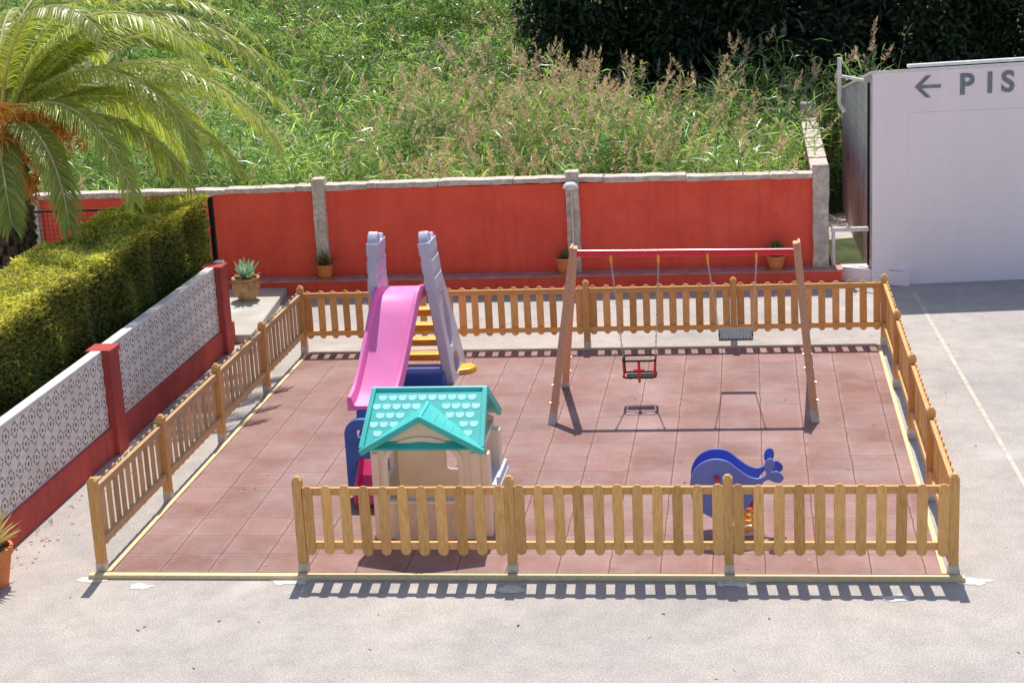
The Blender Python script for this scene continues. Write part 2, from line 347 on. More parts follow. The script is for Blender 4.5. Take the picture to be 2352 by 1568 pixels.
def panel(a,b,nrm,wx,old=False):
    a=Vector((*a,0));b=Vector((*b,0));u=(b-a).normalized();L=(b-a).length;n=Vector((*nrm,0)); mb=MB()
    for z in (.872,.31): mb.beam(a+u*.047+Vector((0,0,z)),b-u*.047+Vector((0,0,z)),.045,.075,1)
    k=11; sp=(L-.20)/(k-1)
    for i in range(k):
        c=a+u*(.10+i*sp+random.uniform(-.004,.004))+n*.032; w=.051+random.uniform(-.003,.003); jz=random.uniform(-.006,.006)
        poly=[]
        for q in range(9):
            t=math.pi*q/8; poly.append((w*math.cos(t),.887+jz+w*math.sin(t)))
        for q in range(9):
            t=math.pi+math.pi*q/8; poly.append((w*math.cos(t),.27+jz+w*math.sin(t)))
        R=random.uniform(-.008,.008); poly=[(p-R*(q-.5),q) for p,q in poly]
        mb.prism(poly,c,u,(0,0,1),.021)
    mb.obj("fence_panel",[M_woodO,M_woodOY] if old else [M_woodV,M_woodX if wx else M_woodY],fence,bevel=.003)
seen=[(i,0) for i in range(5)]+[(i,4) for i in range(5)]+[(0,j) for j in (1,2,3)]+[(4,j) for j in (1,2,3)]
for i,j in seen: post(i*M,j*M)
for i in (1,2,3): panel((i*M,0),((i+1)*M,0),(0,-1),True)
for i in range(4): panel((i*M,4*M),((i+1)*M,4*M),(0,1),True)
for j in range(4): panel((0,j*M),(0,(j+1)*M),(-1,0),False,True); panel((4*M,j*M),(4*M,(j+1)*M),(1,0),False)
kb=thing("timber_kerb","pale yellow timber edging boards around rubber play surface","kerb",(4.18,4.18,0))
for c,d in (((4.18,-.105,.022),(8.56,.085,.044)),((.085,4.08,.028),(.05,8.27,.056)),((8.275,4.08,.028),(.05,8.27,.056)),((4.18,8.235,.028),(8.14,.05,.056))):
    mb=MB(); mb.box(c,d); mb.obj("edging_board",M_kerb,kb,bevel=.005)
# ---------------------------------------------------------------- red perimeter wall
wall=thing("red_boundary_wall","long red rendered wall with rough granite coping and posts","wall",(1,12.6,0))
mb=MB(); mb.box((.3,12.6,.86),(14.6,.2,1.72)); mb.obj("wall_face",M_red,wall)
mb=MB(); x=-6.9
while x<7.4:
    l=random.uniform(1.2,2.0); l=min(l,7.55-x)
    zc=1.745+random.uniform(-.006,.006)+.05*math.exp(-((x-1.5)/3)**2); dz=.085+random.uniform(-.01,.01)
    n=9; top=[(l*k/n,dz/2+random.uniform(-.007,.007)) for k in range(n+1)]; bot=[(l*k/n,-dz/2+random.uniform(-.012,.004)) for k in range(n+1)][::-1]
    mb.prism([(a+.004 if a<.01 else a-.004 if a>l-.01 else a,b) for a,b in bot[::-1]+top[::-1]],(x,12.58+random.uniform(-.01,.01),zc),(1,0,0),(0,0,1),.32); x+=l
mb.obj("coping",M_gran,wall,bevel=.012)
for px in (-5.7,-.65,3.63,7.66):
    mb=MB(); w=.21 if px<7 else .26; h=1.93 if px>-3 else 1.7; n=12
    L_=[(-w/2+random.uniform(-.008,.008),h*k/n) for k in range(n+1)]; R_=[(w/2+random.uniform(-.008,.008),h*k/n) for k in range(n+1)]
    mb.prism(R_+L_[::-1],(px,12.5,0),(1,0,0),(0,0,1),.26); mb.obj("granite_post",M_gran,wall,bevel=.015)
mb=MB(); mb.box((2.85,12.33,.11),(10.26,.34,.22)); mb.obj("ledge_front",M_red,wall)
mb=MB(); mb.box((2.85,12.32,.235),(10.3,.38,.03)); mb.obj("ledge_top",M_benchtop,wall,bevel=.006)
sw=thing("side_boundary_wall","granite topped red side wall running back along the passage","wall",(7.66,15.5,0))
mb=MB(); mb.box((7.66,15.4,.85),(.2,5.4,1.7)); mb.obj("wall_face",M_red,sw)
mb=MB(); y=12.66
while y<18:
    mb.box((7.66,y+.5,1.77+.02*(y-12)),(.30,.98,.11)); y+=1.0
mb.obj("coping",M_gran,sw,bevel=.02)
mb=MB(); mb.box((7.66,18.2,1.05),(.3,.3,2.3)); mb.obj("granite_post",M_gran,sw,bevel=.025)
# ---------------------------------------------------------------- white building
bd=thing("white_building","white painted block building with painted arrow and lettering","building",(8.45,12.05,0))
D=Vector((2.41,.24,0)).normalized(); Nn=Vector((D.y,-D.x,0)); A0=Vector((8.45,12.05,0)); Lb=9.0; B0=A0+D*Lb; H0=3.38
bk=Vector((-.02,1,0))
mb=MB(); fz=Vector((0,0,1))
fH=[A0,B0,B0+bk*8,A0+bk*6.4]; hs=[H0,H0+.12,2.3,2.38]
tp=[p+fz*h for p,h in zip(fH,hs)]
mb.raw([fH[0],fH[1],tp[1],tp[0]],[(0,1,2,3)],0); mb.raw([fH[3],fH[0],tp[0],tp[3]],[(0,1,2,3)],1); mb.raw([fH[1],fH[2],tp[2],tp[1]],[(0,1,2,3)],0); mb.raw([fH[2],fH[3],tp[3],tp[2]],[(0,1,2,3)],0)
mb.obj("wall",[M_bl,M_bls],bd)
mb=MB(); r_=[p+fz*.004 for p in tp]; t_=[p+fz*.05 for p in tp]; r_[0]-=D*.04; t_[0]-=D*.04; r_[3]-=D*.04; t_[3]-=D*.04
for q in (0,1): r_[q]=r_[q]+Nn*.02; t_[q]=t_[q]+Nn*.02
mb.raw(r_+t_,[(3,2,1,0),(4,5,6,7),(0,1,5,4),(1,2,6,5),(2,3,7,6),(3,0,4,7)]); mb.obj("roof",M_wpaint,bd,bevel=.01)
mb=MB(); mb.beam(A0+D*.55+fz*(H0+.09)+bk*.12,B0+fz*(H0+.21)+bk*.12,.12,.05); mb.obj("roof_edge_beam",M_wpaint,bd,bevel=.015)
mb=MB(); mb.prism([(7.98,12.42),(9.02,11.90),(9.06,12.10),(8.46,12.2),(8.46,12.6),(7.98,12.6)],(0,0,.12),(1,0,0),(0,1,0),.24); mb.obj("plinth",M_bl,bd,bevel=.01)
mb=MB(); mb.box(A0+D*(.28+Lb/2)+Nn*.006+fz*1.30,(Lb-.56,.012,2.9),Matrix.Rotation(math.atan2(D.y,D.x),3,'Z')); mb.obj("render_patch",M_bl,bd,bevel=.004)
def bp(s,z,off=.006): return A0+D*s+Nn*off+Vector((0,0,z))
mb=MB()
mb.prism([(-.12,-.026),(.20,-.026),(.20,.026),(-.12,.026)],bp(.86,3.15),D,(0,0,1),.006)
mb.prism([(-.205,0),(-.035,.17),(.045,.17),(-.125,0),(.045,-.17),(-.035,-.17)],bp(.86,3.15,.009),D,(0,0,1),.006)
mb.obj("painted_arrow",M_sign,bd)
for ch,s in (("P",1.34),("I",1.76),("S",1.99)):
    cu=bpy.data.curves.new("t",'FONT'); cu.body=ch; cu.size=.45; cu.extrude=.003; cu.offset=.014
    to=bpy.data.objects.new("t",cu); COL.objects.link(to); dg=bpy.context.evaluated_depsgraph_get(); me=bpy.data.meshes.new_from_object(to.evaluated_get(dg))
    vs=[tuple(v.co) for v in me.vertices]; fs=[list(p.vertices) for p in me.polygons]; bpy.data.objects.remove(to)
    Mx=Matrix((D,Vector((0,0,1)),Nn)).transposed().to_4x4(); Mx.translation=bp(s,3.01+.02*(s-1.4),.008)
    mb=MB(); mb.raw(vs,fs,0,Mx); mb.obj("painted_letter",M_sign,bd)
mb=MB(); mb.tube([(8.02,13.6,3.5),(8.02,13.6,2.75),(8.1,13.6,2.6)],.035,10); mb.obj("drain_pipe",M_wpaint,bd,smooth=True)
mb=MB(); mb.tube([(8.02,13.6,3.2),(8.42,13.2,3.15)],.028,8); mb.obj("drain_pipe",M_wpaint,bd,smooth=True)
mb=MB(); mb.tube([(8.42,12.5,.2),(8.42,12.5,3.2)],.02,8); mb.obj("dark_pipe",M_iron,bd)
mb=MB(); mb.tube([(7.82,12.45,.85),(8.42,12.45,.85)],.04,10); mb.obj("pipe",M_wpaint,bd,smooth=True)
mb=MB(); mb.tube([(7.86,12.45,.80),(7.86,12.5,.25)],.03,10); mb.obj("pipe",M_wpaint,bd,smooth=True)
# ---------------------------------------------------------------- breeze-block wall
bw=thing("breeze_block_wall","white pierced block wall on red base with red painted pillars","wall",(-1.3,4,0))
BH=.36; BS=.231
mb=MB(); mb.box((-1.33,2.3,BH/2),(.2,13.4,BH)); mb.obj("wall_base",M_redd,bw,bevel=.01)
mb=MB(); mb.box((-1.33,2.3,BH+4*BS+.02),(.13,13.2,.04)); mb.obj("coping",M_lat,bw,bevel=.008)
K=16; sq=[];ci=[]
for k in range(K):
    a=2*math.pi*(k+.5)/K; c,s_=math.cos(a),math.sin(a); q=.0985/max(abs(c),abs(s_)); sq.append((q*c,q*s_)); rr_=.080+.008*math.cos(4*a); ci.append((rr_*c,rr_*s_))
corner=[(.0985,.0985),(-.0985,.0985),(-.0985,-.0985),(.0985,-.0985)]
def block_geo():
    vs=[];fs=[];mi=[]
    def add(p2,x): vs.append((x,p2[0],p2[1])); return len(vs)-1
    Bk=-.022
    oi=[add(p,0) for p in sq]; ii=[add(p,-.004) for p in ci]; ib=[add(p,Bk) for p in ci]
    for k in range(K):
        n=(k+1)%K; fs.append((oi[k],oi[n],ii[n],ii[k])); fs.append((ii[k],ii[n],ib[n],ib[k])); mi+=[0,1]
    for c_i,(k) in enumerate((1,5,9,13)):
        cc=add(corner[c_i],0); fs.append((oi[k],cc,oi[(k+1)%K])); mi.append(0)
    fs.append(tuple(ib)); mi.append(1)
    r0,r1=.024,.055
    R=lambda r,x:[add((r*math.cos(2*math.pi*k/12),r*math.sin(2*math.pi*k/12)),x) for k in range(12)]
    a1,a0,b1,b0=R(r1,-.003),R(r0,-.003),R(r1,Bk),R(r0,Bk+.002)
    for k in range(12):
        n=(k+1)%12; fs+= [(a0[k],a1[k],a1[n],a0[n]),(a1[k],b1[k],b1[n],a1[n]),(b0[k],a0[k],a0[n],b0[n])]; mi+=[0,1,1]
    for k in range(8):
        a=math.pi/4*k; c,s_=math.cos(a),math.sin(a); w=.007
        p=[(.053*c-w*s_,.053*s_+w*c),(.053*c+w*s_,.053*s_-w*c),(.085*c+w*s_,.085*s_-w*c),(.085*c-w*s_,.085*s_+w*c)]
        f=[add(q,-.005) for q in p]; b=[add(q,Bk) for q in p]
        fs+=[(f[0],f[1],f[2],f[3]),(f[1],b[1],b[2],f[2]),(f[3],b[3],b[0],f[0])]; mi+=[0,1,1]
    return vs,fs,mi
bv,bf,bmi=block_geo(); mb=MB(); q_=BS/.2
yy=-4.3
while yy<8.7:
    for r in range(4):
        mb.raw([(-1.265+x,yy+BS/2+y*q_,BH+BS/2+BS*r+z*q_) for x,y,z in bv],bf); mb.m[-len(bf):]=bmi
    yy+=BS
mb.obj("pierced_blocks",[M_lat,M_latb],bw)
mb=MB(); mb.box((-1.345,2.3,.82),(.09,13.2,.90)); mb.obj("block_backing",M_lat,bw)
for py in (-.65,3.9,8.52):
    mb=MB(); mb.box((-1.31,py,.63),(.29,.32,1.26)); mb.box((-1.31,py,1.295),(.32,.35,.07)); mb.obj("pillar",M_redd,bw,bevel=.012)
# ---------------------------------------------------------------- hedge
hd=thing("clipped_hedge","tall clipped conifer hedge behind pierced block wall","hedge",(-2.3,3.5,0))
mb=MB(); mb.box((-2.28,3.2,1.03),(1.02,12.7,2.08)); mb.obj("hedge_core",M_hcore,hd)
def lump(y,z): return .06*np.sin(y*2.1+z*1.7)+.05*np.sin(y*5.3+2*z)+.04*np.sin(z*6+y*3)
n1=54000; y=rng.uniform(-3,9.6,n1); z=rng.uniform(.3,2.2,n1)
notch=.13*np.exp(-((y-4.75)/.16)**2)+.11*np.exp(-((y-7.1)/.14)**2)
x=-1.68+lump(y,z)*.6-notch-rng.exponential(.035,n1)
P1=np.stack([x,y,z],1); D1=np.stack([rng.uniform(.2,1,n1),rng.normal(0,.6,n1),rng.normal(.2,.5,n1)],1)
n2=42000; y2=rng.uniform(-3,9.6,n2); x2=rng.uniform(-2.85,-1.66,n2)
z2=2.17+lump(y2,x2*2)*.5-rng.exponential(.03,n2)-.10*np.exp(-((y2-4.75)/.16)**2)-.10*np.exp(-((y2-7.1)/.14)**2)
P2=np.stack([x2,y2,z2],1); D2=np.stack([rng.normal(0,.6,n2),rng.normal(0,.6,n2),rng.uniform(.0,.6,n2)],1)
n3=6000; P3=np.stack([rng.uniform(-2.85,-1.7,n3),9.6+rng.normal(0,.05,n3),rng.uniform(0,2.2,n3)],1); D3=np.stack([rng.normal(0,.5,n3),rng.uniform(.2,1,n3),rng.normal(0.2,.5,n3)],1)
Pn=np.concatenate([P1,P2,P3]); Dn=np.concatenate([D1,D2,D3]); Dn/=np.linalg.norm(Dn,axis=1,keepdims=True); Dn*=rng.uniform(.035,.08,len(Pn))[:,None]
patch=.5+.5*np.sin(Pn[:,1]*1.9+Pn[:,2]*2.3)*np.sin(Pn[:,1]*4.1-Pn[:,2]*3)
v=rng.uniform(.5,1.4,len(Pn))*(.75+.5*patch)
topb=np.clip((Pn[:,2]-1.9)/.25,0,1)  # sunlit hedge top painted into leaf colour, paler and yellower upwards
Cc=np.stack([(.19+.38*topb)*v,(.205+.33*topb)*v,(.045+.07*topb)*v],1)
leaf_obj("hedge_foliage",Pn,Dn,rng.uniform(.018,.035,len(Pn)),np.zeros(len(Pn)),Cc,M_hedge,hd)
# ---------------------------------------------------------------- palm
PC=np.array([-4.15,8.0,3.55])
pm=thing("palm_tree","date palm with arching fronds and orange fruit clusters","palm tree",(-4.15,8.0,0))
mb=MB(); mb.tube([(-4.15,8,0),(-4.12,8,1.2),(-4.15,8,2.4),(-4.15,8,3.4)],.3,16,rs=[.33,.28,.3,.34])
for zi in range(24):
    zz=.1+zi*.14
    for k in range(11):
        a=2*math.pi*(k+.5*(zi%2))/11; R=Matrix.Rotation(a,3,'Z')@Matrix.Rotation(-.5,3,'Y')
        mb.box((-4.15+.31*math.cos(a),8+.31*math.sin(a),zz),(.10,.13,.13),R)
mb.obj("trunk",M_trunk,pm,bevel=.01)
fr=[(-12,34,4.9,98),(-6,50,5.1,112),(6,30,4.5,78),(14,42,4.7,95),(-24,40,4.4,118),(26,58,4.4,108),(-4,16,4.0,72),(-34,32,3.6,118),(8,62,4.7,118),
    (-46,18,3.1,105),(-66,4,2.4,80),(-18,66,4.6,124),(45,45,4.2,95),(0,76,3.9,105),(-35,72,3.6,118),(36,26,4.2,75),(-97,12,2.4,85),(60,60,3.9,105),(80,70,3.8,100),(-120,30,3.0,110)]
k=0
while k<26:
    az=random.uniform(-15,235)
    fr.append((az,random.uniform(20,85),random.uniform(3.0,3.9),random.uniform(85,125))); k+=1
LP=[];LD=[];LW=[];LC=[];LDr=[];LU=[]; mb=MB()
for az,e0,Lf,bd_ in fr:
    a=math.radians(az+random.uniform(-3,3)); h=np.array([math.cos(a),math.sin(a),0]); sd=np.array([-math.sin(a),math.cos(a),0]); n=26
    p=PC+h*.15+np.array([0,0,random.uniform(-.2,.2)]); path=[p.copy()]; e=math.radians(e0); tb=math.radians(bd_); shade=random.uniform(.75,1.25)
    tw=random.uniform(-.25,.25); da=random.uniform(.55,.75); db=random.uniform(.5,.65); dc=random.uniform(-.05,.2)
    for i in range(n):
        t=(i+.5)/n; ee=e-tb*t**1.4; T=h*math.cos(ee)+np.array([0,0,math.sin(ee)]); T=T+sd*tw*t*.5; T/=np.linalg.norm(T)
        q=p+T*Lf/n
        if t>.12:
            N_=np.cross(T,sd); N_*=np.sign(N_[2]) if abs(N_[2])>.05 else 1
            for s_ in range(8):
                pp=p+(q-p)*(s_/8)
                ll=.45*math.sin(math.pi*min(1,(t*.88+.10)))**.6+.04
                for sg in (1,-1):
                    d=T*(da+random.gauss(0,.05))+sd*sg*(db+random.gauss(0,.05))+N_*(dc+random.gauss(0,.06))
                    d=d/np.linalg.norm(d)*ll*random.uniform(.9,1.06)
                    LP.append(pp);LD.append(d);LW.append(random.uniform(.017,.025));LDr.append(.06+ll*.32+random.random()*.04);LU.append(N_+sd*sg*random.gauss(0,.6))
                    g=shade*random.uniform(.8,1.2); LC.append((.40*g,.45*g,.10*g) if random.random()>.05 else (.65*g,.56*g,.26*g))
        p=q; path.append(p.copy())
    mb.tube(path,.02,5,rs=[.028*(1-.85*i/n)+.004 for i in range(n+1)])
mb.obj("frond_stalks",mat_simple("palm_stalk",(.66,.62,.24),(.48,.44,.15),.5,6,.05),pm)
leaf_obj("crown",np.array(LP),np.array(LD),np.array(LW),np.array(LDr),np.array(LC),M_palm,pm,up=np.array(LU))
M_dst=mat_simple("date_stalk",(.95,.45,.06),(.75,.32,.04),.5,6,.05)
for az,le,dz in [(-40,1.0,.35),(-62,1.0,-.05),(-15,1.15,.1),(-85,1.0,-.35),(-30,1.0,-.35),(-100,.9,.3),(-70,1.1,.45),(-50,.9,-.6),(-80,.7,-.8)]:
    mb=MB(); a=math.radians(az); c=Vector((PC[0]+math.cos(a)*le,PC[1]+math.sin(a)*le,PC[2]+dz)); st=Vector(PC)
    mb.tube([st,(st+c)/2+Vector((0,0,.15)),c],.018,6,1)
    for k in range(44):
        d=Vector((random.gauss(0,.19),random.gauss(0,.19),-random.uniform(.12,.5))); e=c+d
        mb.tube([c,c+d*.5+Vector((d.x*.3,d.y*.3,.03)),e],.007,4,1,False)
        for j in range(8):
            q=c+d*random.uniform(.3,1)+Vector((random.gauss(0,.02),random.gauss(0,.02),0)); mb.ball(q,.019,0,3)
    mb.obj("fruit_cluster",[M_fruit,M_dst],pm)
# ---------------------------------------------------------------- reed bed
def field_pts(n,y0,y1,xl,xr,pw=1.0):
    Y=y0+(y1-y0)*rng.random(n)**pw; X=xl(Y)+(xr(Y)-xl(Y))*rng.random(n); return X,Y
ns=15500
X,Y=field_pts(ns,13.0,30,lambda y:-7.0-(y-13)*.45,lambda y:np.where(y<18.5,7.45,9.0+0*y),1.15)
keep=~((X>3.0)&(Y>20.5)); X=X[keep];Y=Y[keep]; ns=len(X)
Z=hh(X,Y); Hs=rng.uniform(1.3,2.25,ns)*(1+.16*np.sin(X*.9+Y*.7)+.14*np.sin(X*2.3-Y))
right=(X>2.4)&(Y>15.5)&(Y<20.5)
Hs=np.where(right,Hs*1.15+.2,Hs); Hs=np.where(Y<13.8,Hs*.85,Hs); Hs=np.where((X<2)&(Y>20),Hs*.7,Hs)
lean=rng.normal(0,.13,(ns,2))
tint=.5+.5*np.sin(X*.8+1.3)*np.cos(Y*.9)
Ps=[];Ds=[];Ws=[];Dr=[];Cs=[]
base=np.stack([X,Y,Z],1); top=np.stack([X+lean[:,0]*Hs,Y+lean[:,1]*Hs,Z+Hs],1)
def addl(P,D,W,dr,C): Ps.append(P);Ds.append(D);Ws.append(W);Dr.append(dr);Cs.append(C)
g=rng.uniform(.8,1.2,ns)[:,None]
addl(base,(top-base)*.98,np.full(ns,.015),np.zeros(ns),np.stack([.32+.06*tint,.37+.05*tint,.16+0*tint],1)*g)
clump=np.clip(1.05+.35*np.sin(X*1.7+Y*2.1)+.25*np.sin(X*3.7-Y*1.3),.5,1.65)
for k in range(13):
    t=rng.uniform(.2,1.0,ns)[:,None]; P=base+(top-base)*t; a=rng.uniform(0,2*np.pi,ns); e=rng.uniform(.1,1.25,ns); L=rng.uniform(.22,.52,ns)
    Dv=np.stack([np.cos(a)*np.cos(e),np.sin(a)*np.cos(e),np.sin(e)],1)*L[:,None]
    gg=rng.uniform(.5,1.6,ns)*clump; br=rng.random(ns)<.06
    C=np.stack([(.19+.07*tint)*gg,(.32+.05*tint)*gg,(.125)*gg],1); C[br]=np.array([.60,.54,.36])
    addl(P,Dv,rng.uniform(.015,.032,ns),L*rng.uniform(.1,.55,ns),C)
pf=np.clip(.28+np.sin(X*.55+.4)*.40+np.sin(Y*.8+X*.4)*.35,0.05,1)*np.where(Y>21,.4,1)
pl=(rng.random(ns)<.50*pf)|(right&(Y>16.5)&(rng.random(ns)<.15))
ip=np.where(pl)[0]
for k in range(50):
    m=len(ip); t=rng.uniform(0,1,m); P=top[ip].copy(); P[:,2]+=t*.32-.06; P[:,0]+=lean[ip,0]*t*.9+.04*t; P[:,1]+=lean[ip,1]*t*.8
    a=rng.uniform(0,2*np.pi,m); rad=(1-t)*.09+.02
    Dv=np.stack([np.cos(a)*rad,np.sin(a)*rad,rng.uniform(.04,.12,m)],1); gg=rng.uniform(.7,1.25,m)[:,None]
    addl(P,Dv,np.full(m,.010),rng.uniform(0,.05,m),np.array([.62,.44,.40])*gg)
reed=leaf_obj("reed_bed",np.concatenate(Ps),np.concatenate(Ds),np.concatenate(Ws),np.concatenate(Dr),np.concatenate(Cs),M_leaf,kind="stuff")
tag(reed,"dense green reeds with brownish feathery plumes behind wall","reeds")
Ps=[];Ds=[];Ws=[];Dr=[];Cs=[]
for k in range(220):
    y=random.uniform(13.2,27)
    if k<130: y=random.uniform(19,30)
    x=random.uniform(-9-(y-13)*.4,3.2 if y>20 else 7.2); r=random.uniform(.4,.95); z=float(hh(x,y))+random.uniform(.4,1.25)
    m=480; d=rng.normal(size=(m,3)); d/=np.linalg.norm(d,axis=1,keepdims=True); P=np.array([x,y,z])+d*r*rng.uniform(.4,1.1,(m,1))*np.array([1,1,.9])
    base_c=random.choice([(.12,.22,.06),(.16,.28,.08),(.08,.15,.04),(.22,.30,.11),(.34,.26,.24)] if y>19 else [(.12,.22,.06),(.16,.28,.08),(.08,.15,.05)]); gg=rng.uniform(.5,1.4,(m,1))
    addl(P,(d*.6+rng.normal(0,.6,(m,3)))*.11,rng.uniform(.02,.045,m),rng.uniform(0,.05,m),np.array(base_c)*gg)
bu=leaf_obj("hillside_bushes",np.concatenate(Ps),np.concatenate(Ds),np.concatenate(Ws),np.concatenate(Dr),np.concatenate(Cs),M_leaf,kind="stuff")
tag(bu,"mixed green weeds and bushes growing among the reeds","bushes")
Ps=[];Ds=[];Ws=[];Dr=[];Cs=[]
for cx,cy,n in [(-.95,10.6,50),(-.98,9.6,40),(-1.0,11.3,40),(-.7,11.95,30),(-1.13,1.3,10),(-1.15,5.0,16),(-1.15,7.2,20)]:
    P=np.stack([cx+rng.normal(0,.05,n),cy+rng.normal(0,.14,n),np.full(n,.005)],1); a=rng.uniform(0,6.28,n)
    addl(P,np.stack([np.cos(a)*.04,np.sin(a)*.04,rng.uniform(.02,.09,n)],1),np.full(n,.010),np.full(n,.01),np.array([.20,.26,.08])*rng.uniform(.6,1.2,(n,1)))
wd=leaf_obj("weeds",np.concatenate(Ps),np.concatenate(Ds),np.concatenate(Ws),np.concatenate(Dr),np.concatenate(Cs),M_leaf,kind="stuff"); tag(wd,"small green weeds sprouting along the paving edge","weeds")
n=260; X_=np.concatenate([rng.uniform(-1.1,9.5,160),rng.normal(-.98,.11,100)]); Y_=np.concatenate([rng.uniform(-3.5,11.8,160),rng.uniform(0,9,100)])
zz=np.where((X_>.12)&(X_<8.2)&(Y_>0)&(Y_<8.1),.044,.004); a=rng.uniform(0,6.28,n)
wd=leaf_obj("leaf_litter",np.stack([X_,Y_,zz],1),np.stack([np.cos(a)*.05,np.sin(a)*.05,rng.uniform(0,.015,n)],1),rng.uniform(.012,.025,n),np.zeros(n),np.array([.42,.30,.16])*rng.uniform(.4,1.5,(n,1)),M_succ,kind="stuff",up=np.tile([0.,0,1],(n,1))); tag(wd,"few dry fallen leaves scattered on asphalt and tiles","leaf litter")
# dark trees
for (tx,ty,th) in [(3.7,23.6,8),(5.6,23.0,8),(7.8,22.8,8.5),(10.2,23.0,9),(12.8,23.4,9),(15.6,24,9),(4.8,26.6,9),(7.6,26.6,9.5),(10.8,27,10),(14,27.5,10)]:
    zb=float(hh(tx,ty)); tr=thing("broadleaf_tree","dense dark green broadleaf tree behind the reeds","tree",(tx,ty,zb),"dark trees behind the reed bed")
    mb=MB(); mb.tube([(tx,ty,zb-.2),(tx+.1,ty,zb+2),(tx,ty+.1,zb+4.5),(tx,ty,zb+th*.85)],.2,9,rs=[.24,.19,.12,.04])
    for k in range(7):
        a=random.uniform(0,6.28); z0=zb+1.2+k*.7; mb.tube([(tx,ty,z0),(tx+math.cos(a)*.9,ty+math.sin(a)*.9,z0+.6),(tx+math.cos(a)*1.6,ty+math.sin(a)*1.6,z0+.9)],.06,6,rs=[.08,.05,.02])
    mb.obj("trunk",M_bark,tr)
    Ps=[];Ds=[];Ws=[];Dr=[];Cs=[]
    front=ty<25
    for k in range(64 if front else 40):
        zz=random.uniform(.2,4.2) if (front and k<40) else random.uniform(.8,th)
        rr=1.9*math.sin(math.pi*min(1,max(.2,zz/th*.75+.22)))**.5; a=random.uniform(0,6.28); q=random.uniform(.25,1)**.5*rr
        c=np.array([tx+math.cos(a)*q,ty+math.sin(a)*q,zb+zz]); r=random.uniform(.45,.8); m=430
        d=rng.normal(size=(m,3)); d/=np.linalg.norm(d,axis=1,keepdims=True); P=c+d*r*rng.uniform(.5,1.1,(m,1)); gg=rng.uniform(.4,1.6,(m,1))*random.uniform(.6,1.4)
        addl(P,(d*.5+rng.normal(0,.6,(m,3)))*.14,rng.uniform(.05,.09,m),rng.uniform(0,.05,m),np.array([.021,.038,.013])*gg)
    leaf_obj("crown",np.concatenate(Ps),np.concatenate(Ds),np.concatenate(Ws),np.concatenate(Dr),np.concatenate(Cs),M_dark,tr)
# ---------------------------------------------------------------- slide
sl=thing("garden_slide","pink plastic slide with lilac side towers and orange steps","slide",(2,6,0))
prof=[(6.62,1.32),(6.50,1.34),(6.36,1.33),(6.22,1.27),(6.05,1.13),(5.85,.95),(5.6,.73),(5.35,.52),(5.15,.38),(5.0,.30),(4.84,.26)]
mb=MB(); secs=[]
for i,(y,z) in enumerate(prof):
    t=(6.62-y)/1.78; xl=1.58-.13*t; xr=2.22-.16*t
    lip=.12 if i>1 else .09
    s=[(xl,z+lip-.03),(xl+.012,z+lip),(xl+.05,z+lip),(xl+.065,z+lip-.03),(xl+.085,z+.01),(xl+.12,z),(xr-.12,z),(xr-.085,z+.01),(xr-.065,z+lip-.03),(xr-.05,z+lip),(xr-.012,z+lip),(xr,z+lip-.03),(xr,z-.06),(xl,z-.06)]
    secs.append([(x,y,zz) for x,zz in s])
vs=[p for s in secs for p in s]; q=len(secs[0]); fs=[[i*q+k,(i+1)*q+k,(i+1)*q+(k+1)%q,i*q+(k+1)%q] for i in range(len(secs)-1) for k in range(q)]
fs+= [list(range(q)),[ (len(secs)-1)*q+k for k in range(q)][::-1]]
mb.raw(vs,fs); so=mb.obj("chute",M_pink,sl,smooth=True)
def tower(xt,xb):
    O=Vector((xb,6.3,0)); V=Vector((xt-xb,0,2.1)).normalized(); U=Vector((0,1,0))
    outer=[(.25,0),(1.25,0),(1.27,.12),(1.12,.5),(.95,.9),(.80,1.25),(.66,1.5),(.60,1.75),(.60,2.0),(.54,2.08),(.47,2.10),(.40,2.02),(.33,2.02),(.28,2.12),(.2,2.17),(.12,2.13),(.06,2.02),(.04,1.75),(.06,1.3),(.12,.8),(.18,.3)]
    hl=[[(.50+.17*math.cos(a),.88+.38*math.sin(a)) for a in [2*math.pi*k/20 for k in range(20)]][::-1]]
    hl.append([(.66+.22*math.cos(a),.24+.15*math.sin(a)) for a in [2*math.pi*k/16 for k in range(16)]][::-1])
    mb=MB(); mb.plate(outer,hl,O,U,V,.13)
    for h0 in (1.38,1.62,1.86):
        mb.prism([(.05,h0),(.59,h0),(.59,h0+.17),(.05,h0+.17)],O,U,V,.155)
    return mb.obj("side_tower",M_lav,sl,bevel=.015,smooth=True)
tower(2.25,2.47); tower(1.57,1.50)
for k,(y,z) in enumerate([(7.45,.22),(7.28,.48),(7.08,.74),(6.9,1.0)]):
    mb=MB(); w=.88-.07*k; mb.box((2.0,y,z-.03),(w,.20,.10)); mb.obj("step",M_orange,sl,bevel=.02)
mb=MB(); mb.box((1.91,6.78,1.29),(.54,.34,.06)); mb.obj("platform",M_pink,sl,bevel=.015)
mb=MB(); mb.prism([(2.3,6.9),(2.68,7.05),(2.74,7.2),(2.66,7.35),(2.2,7.3)],(0,0,.06),(1,0,0),(0,1,0),.10); mb.obj("foot",M_orange,sl,bevel=.02)
mb=MB(); mb.box((1.97,6.62,.13),(.9,.5,.22)); mb.obj("base",M_blue,sl,bevel=.03)
mb=MB(); mb.box((1.77,5.0,.11),(.42,.4,.2)); mb.obj("base",M_blue,sl,bevel=.03)
